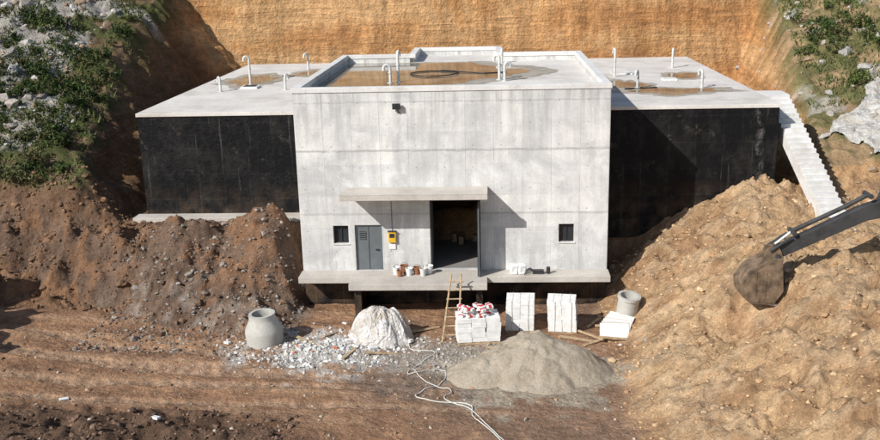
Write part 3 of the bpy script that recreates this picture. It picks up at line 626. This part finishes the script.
idn=np.arange(n*n).reshape(n,n); np_mesh('plastic_ground_sheet',np.stack([SX,SY,SZ],-1).reshape(-1,3),np.stack([idn[:-1,:-1],idn[:-1,1:],idn[1:,1:],idn[1:,:-1]],-1).reshape(-1,4),True,None,[geot])
# ------------------------------------------------------------ excavator
OX,OY,OZ=-.7,-2.4,.0
ex=empty('excavator',(OX,OY,OZ))
exm=simple('worn_dark_paint',(.05,.05,.052),.5,.3,3); exl=simple('worn_grey_paint',(.2,.19,.18),.5,.3,3); rust=simple('worn_bucket_steel',(.17,.12,.08),.6,.5,4)
yc=-4.6
b=B()
prof=[(13.2,3.1),(12.55,3.0),(12.0,2.65),(11.7,2.15),(11.75,1.7),(12.1,1.4),(12.9,1.35),(13.0,1.45),(12.3,1.55),(11.95,1.85),(11.92,2.15),(12.15,2.5),(12.65,2.8),(13.15,2.95)]
b.prism(prof,yc-.6,yc+.6,0)
sidep=[(13.15,3.0),(12.6,2.9),(12.05,2.55),(11.8,2.15),(11.85,1.75),(12.15,1.48),(12.95,1.42),(13.25,1.9)]
b.prism(sidep,yc-.64,yc-.6,0); b.prism(sidep,yc+.6,yc+.64,0)
for k in range(5): y_=yc-.52+k*.25; b.prism([(12.75,1.34),(13.3,1.22),(12.85,1.5)],y_-.06,y_+.06,1)
for q in ((12.5,12.6),(12.15,12.25)): b.prism([(q[0],2.6),(q[1],2.65),(q[1],1.6),(q[0],1.65)],yc-.66,yc-.645,0)
b.prism([(12.5,3.0),(12.7,3.45),(13.1,3.5),(13.3,3.05)],yc-.25,yc-.18,0); b.prism([(12.5,3.0),(12.7,3.45),(13.1,3.5),(13.3,3.05)],yc+.18,yc+.25,0)
b.obj('bucket',[rust,exl],ex,.012)
b=B(); b.prism([(12.85,3.15),(13.0,3.45),(15.9,4.95),(17.0,5.35),(17.35,5.0),(17.2,4.65),(16.2,4.45),(13.1,3.0)],yc-.17,yc+.17); b.obj('stick',[exm],ex,.03)
b=B(); b.prism([(16.6,4.9),(16.9,4.5),(18.6,4.75),(20.6,4.9),(23.3,3.9),(23.5,4.4),(20.9,5.75),(19.8,5.8),(18.2,5.4)],yc-.26,yc+.26); b.obj('boom',[exm],ex,.04)
b=B(); b.prism([(17.6,4.72),(19.2,4.95),(19.1,5.35),(17.7,5.05)],yc-.275,yc-.262); b.obj('boom_panel',[exl],ex)
b=B(); b.tube([(13.0,yc,3.55),(13.6,yc,4.05)],.05,10,1); b.tube([(13.6,yc,4.05),(15.4,yc,4.95),(16.2,yc,5.4)],.085,12,0); b.tube([(16.9,yc,5.55),(17.6,yc,5.75)],.05,10,1); b.tube([(17.6,yc,5.75),(19.6,yc,6.15)],.1,12,0)
b.prism([(16.5,5.1),(16.7,5.6),(17.0,5.65),(17.2,5.2)],yc-.12,yc+.12); b.prism([(19.3,5.7),(19.5,6.3),(19.8,6.3),(20,5.7)],yc-.12,yc+.12)
b.tube([(12.75,yc-.3,3.35),(13.5,yc-.28,3.9)],.05,8); b.tube([(12.75,yc+.3,3.35),(13.5,yc+.28,3.9)],.05,8)
for x,z in ((13.05,3.15),(17.0,4.85),(16.2,5.4),(13.6,4.02)): b.tube([(x,yc-.32,z),(x,yc+.32,z)],.09,12,0)
for s_ in (-.2,.2): b.tube([(22.6,yc+s_*2,3.9),(20.6,yc+s_*1.6,5.2)],.1,10,0)
b.obj('hydraulic_cylinders',[exm,galv],ex,smooth=True)
gz=H(24.3+OX,yc+OY)-OZ
b=B()
for s_ in (-1,1):
    y0=yc+s_*1.3-.3; q=[(22.4,gz+.35),(22.6,gz),(26.2,gz-.02),(26.5,gz+.35),(26.3,gz+.75),(22.6,gz+.75)]; b.prism(q,y0,y0+.6,1)
    for k in range(16): b.box(22.5+k*.24,22.65+k*.24,y0-.02,y0+.62,gz+.75,gz+.8,1)
b.box(23.6,25.3,yc-1,yc+1,gz+.5,gz+1.0,1); b.obj('tracks',[exm,darkst],ex,.02)
b=B(); b.box(23.0,26.6,yc-1.4,yc+1.4,gz+1.05,gz+1.6,0); b.box(24.6,26.7,yc-1.4,yc+1.4,gz+1.6,gz+2.3,0); b.obj('upper_body',[simple('yellow_machine_paint',(.55,.33,.04),.45,.15,2)],ex,.08)
b=B(); b.prism([(23.0,gz+1.6),(24.5,gz+1.6),(24.5,gz+3.0),(23.4,gz+3.0),(23.0,gz+2.4)],yc+.35,yc+1.38,0); b.prism([(23.15,gz+1.9),(24.3,gz+1.9),(24.3,gz+2.85),(23.5,gz+2.85),(23.15,gz+2.35)],yc+.34,yc+.35,1); b.obj('cab',[exm,glass],ex,.03)
# ------------------------------------------------------------ camera
yaw,pit,rol=math.radians(3.4),math.radians(15.5),math.radians(1.4)
C=np.array([1.85,-40.9,14.0])
r=np.array([math.cos(yaw),math.sin(yaw),0]); fh=np.array([-math.sin(yaw),math.cos(yaw),0])
fw=fh*math.cos(pit)+np.array([0,0,-math.sin(pit)]); up=np.cross(r,fw)
r2=r*math.cos(rol)-up*math.sin(rol); u2=up*math.cos(rol)+r*math.sin(rol)
cam=bpy.data.cameras.new('Camera'); co=bpy.data.objects.new('Camera',cam); sc.collection.objects.link(co)
cam.lens=36*935/880; cam.clip_end=8000
co.matrix_world=Matrix([[r2[i],u2[i],-fw[i],C[i]] for i in range(3)]+[[0,0,0,1]]); sc.camera=co
# ------------------------------------------------------------ light
w=bpy.data.worlds.new('World'); sc.world=w; w.use_nodes=True; nt=w.node_tree
sky=nt.nodes.new('ShaderNodeTexSky'); sky.sky_type='NISHITA'; sky.sun_disc=False
sd=Vector((-1.7,-1.6,1.7)).normalized(); el=math.asin(sd.z); az=math.atan2(sd.x,sd.y)
sky.sun_elevation=el; sky.sun_rotation=az%(2*math.pi)
nt.links.new(sky.outputs[0],nt.nodes['Background'].inputs[0]); nt.nodes['Background'].inputs[1].default_value=.1
sun=bpy.data.lights.new('sun','SUN'); sun.energy=5.0; sun.angle=math.radians(.5); sun.color=(1,.965,.91)
so=bpy.data.objects.new('sun',sun); sc.collection.objects.link(so); so.rotation_euler=(-sd).to_track_quat('-Z','Y').to_euler(); so.location=(-20,-20,40)
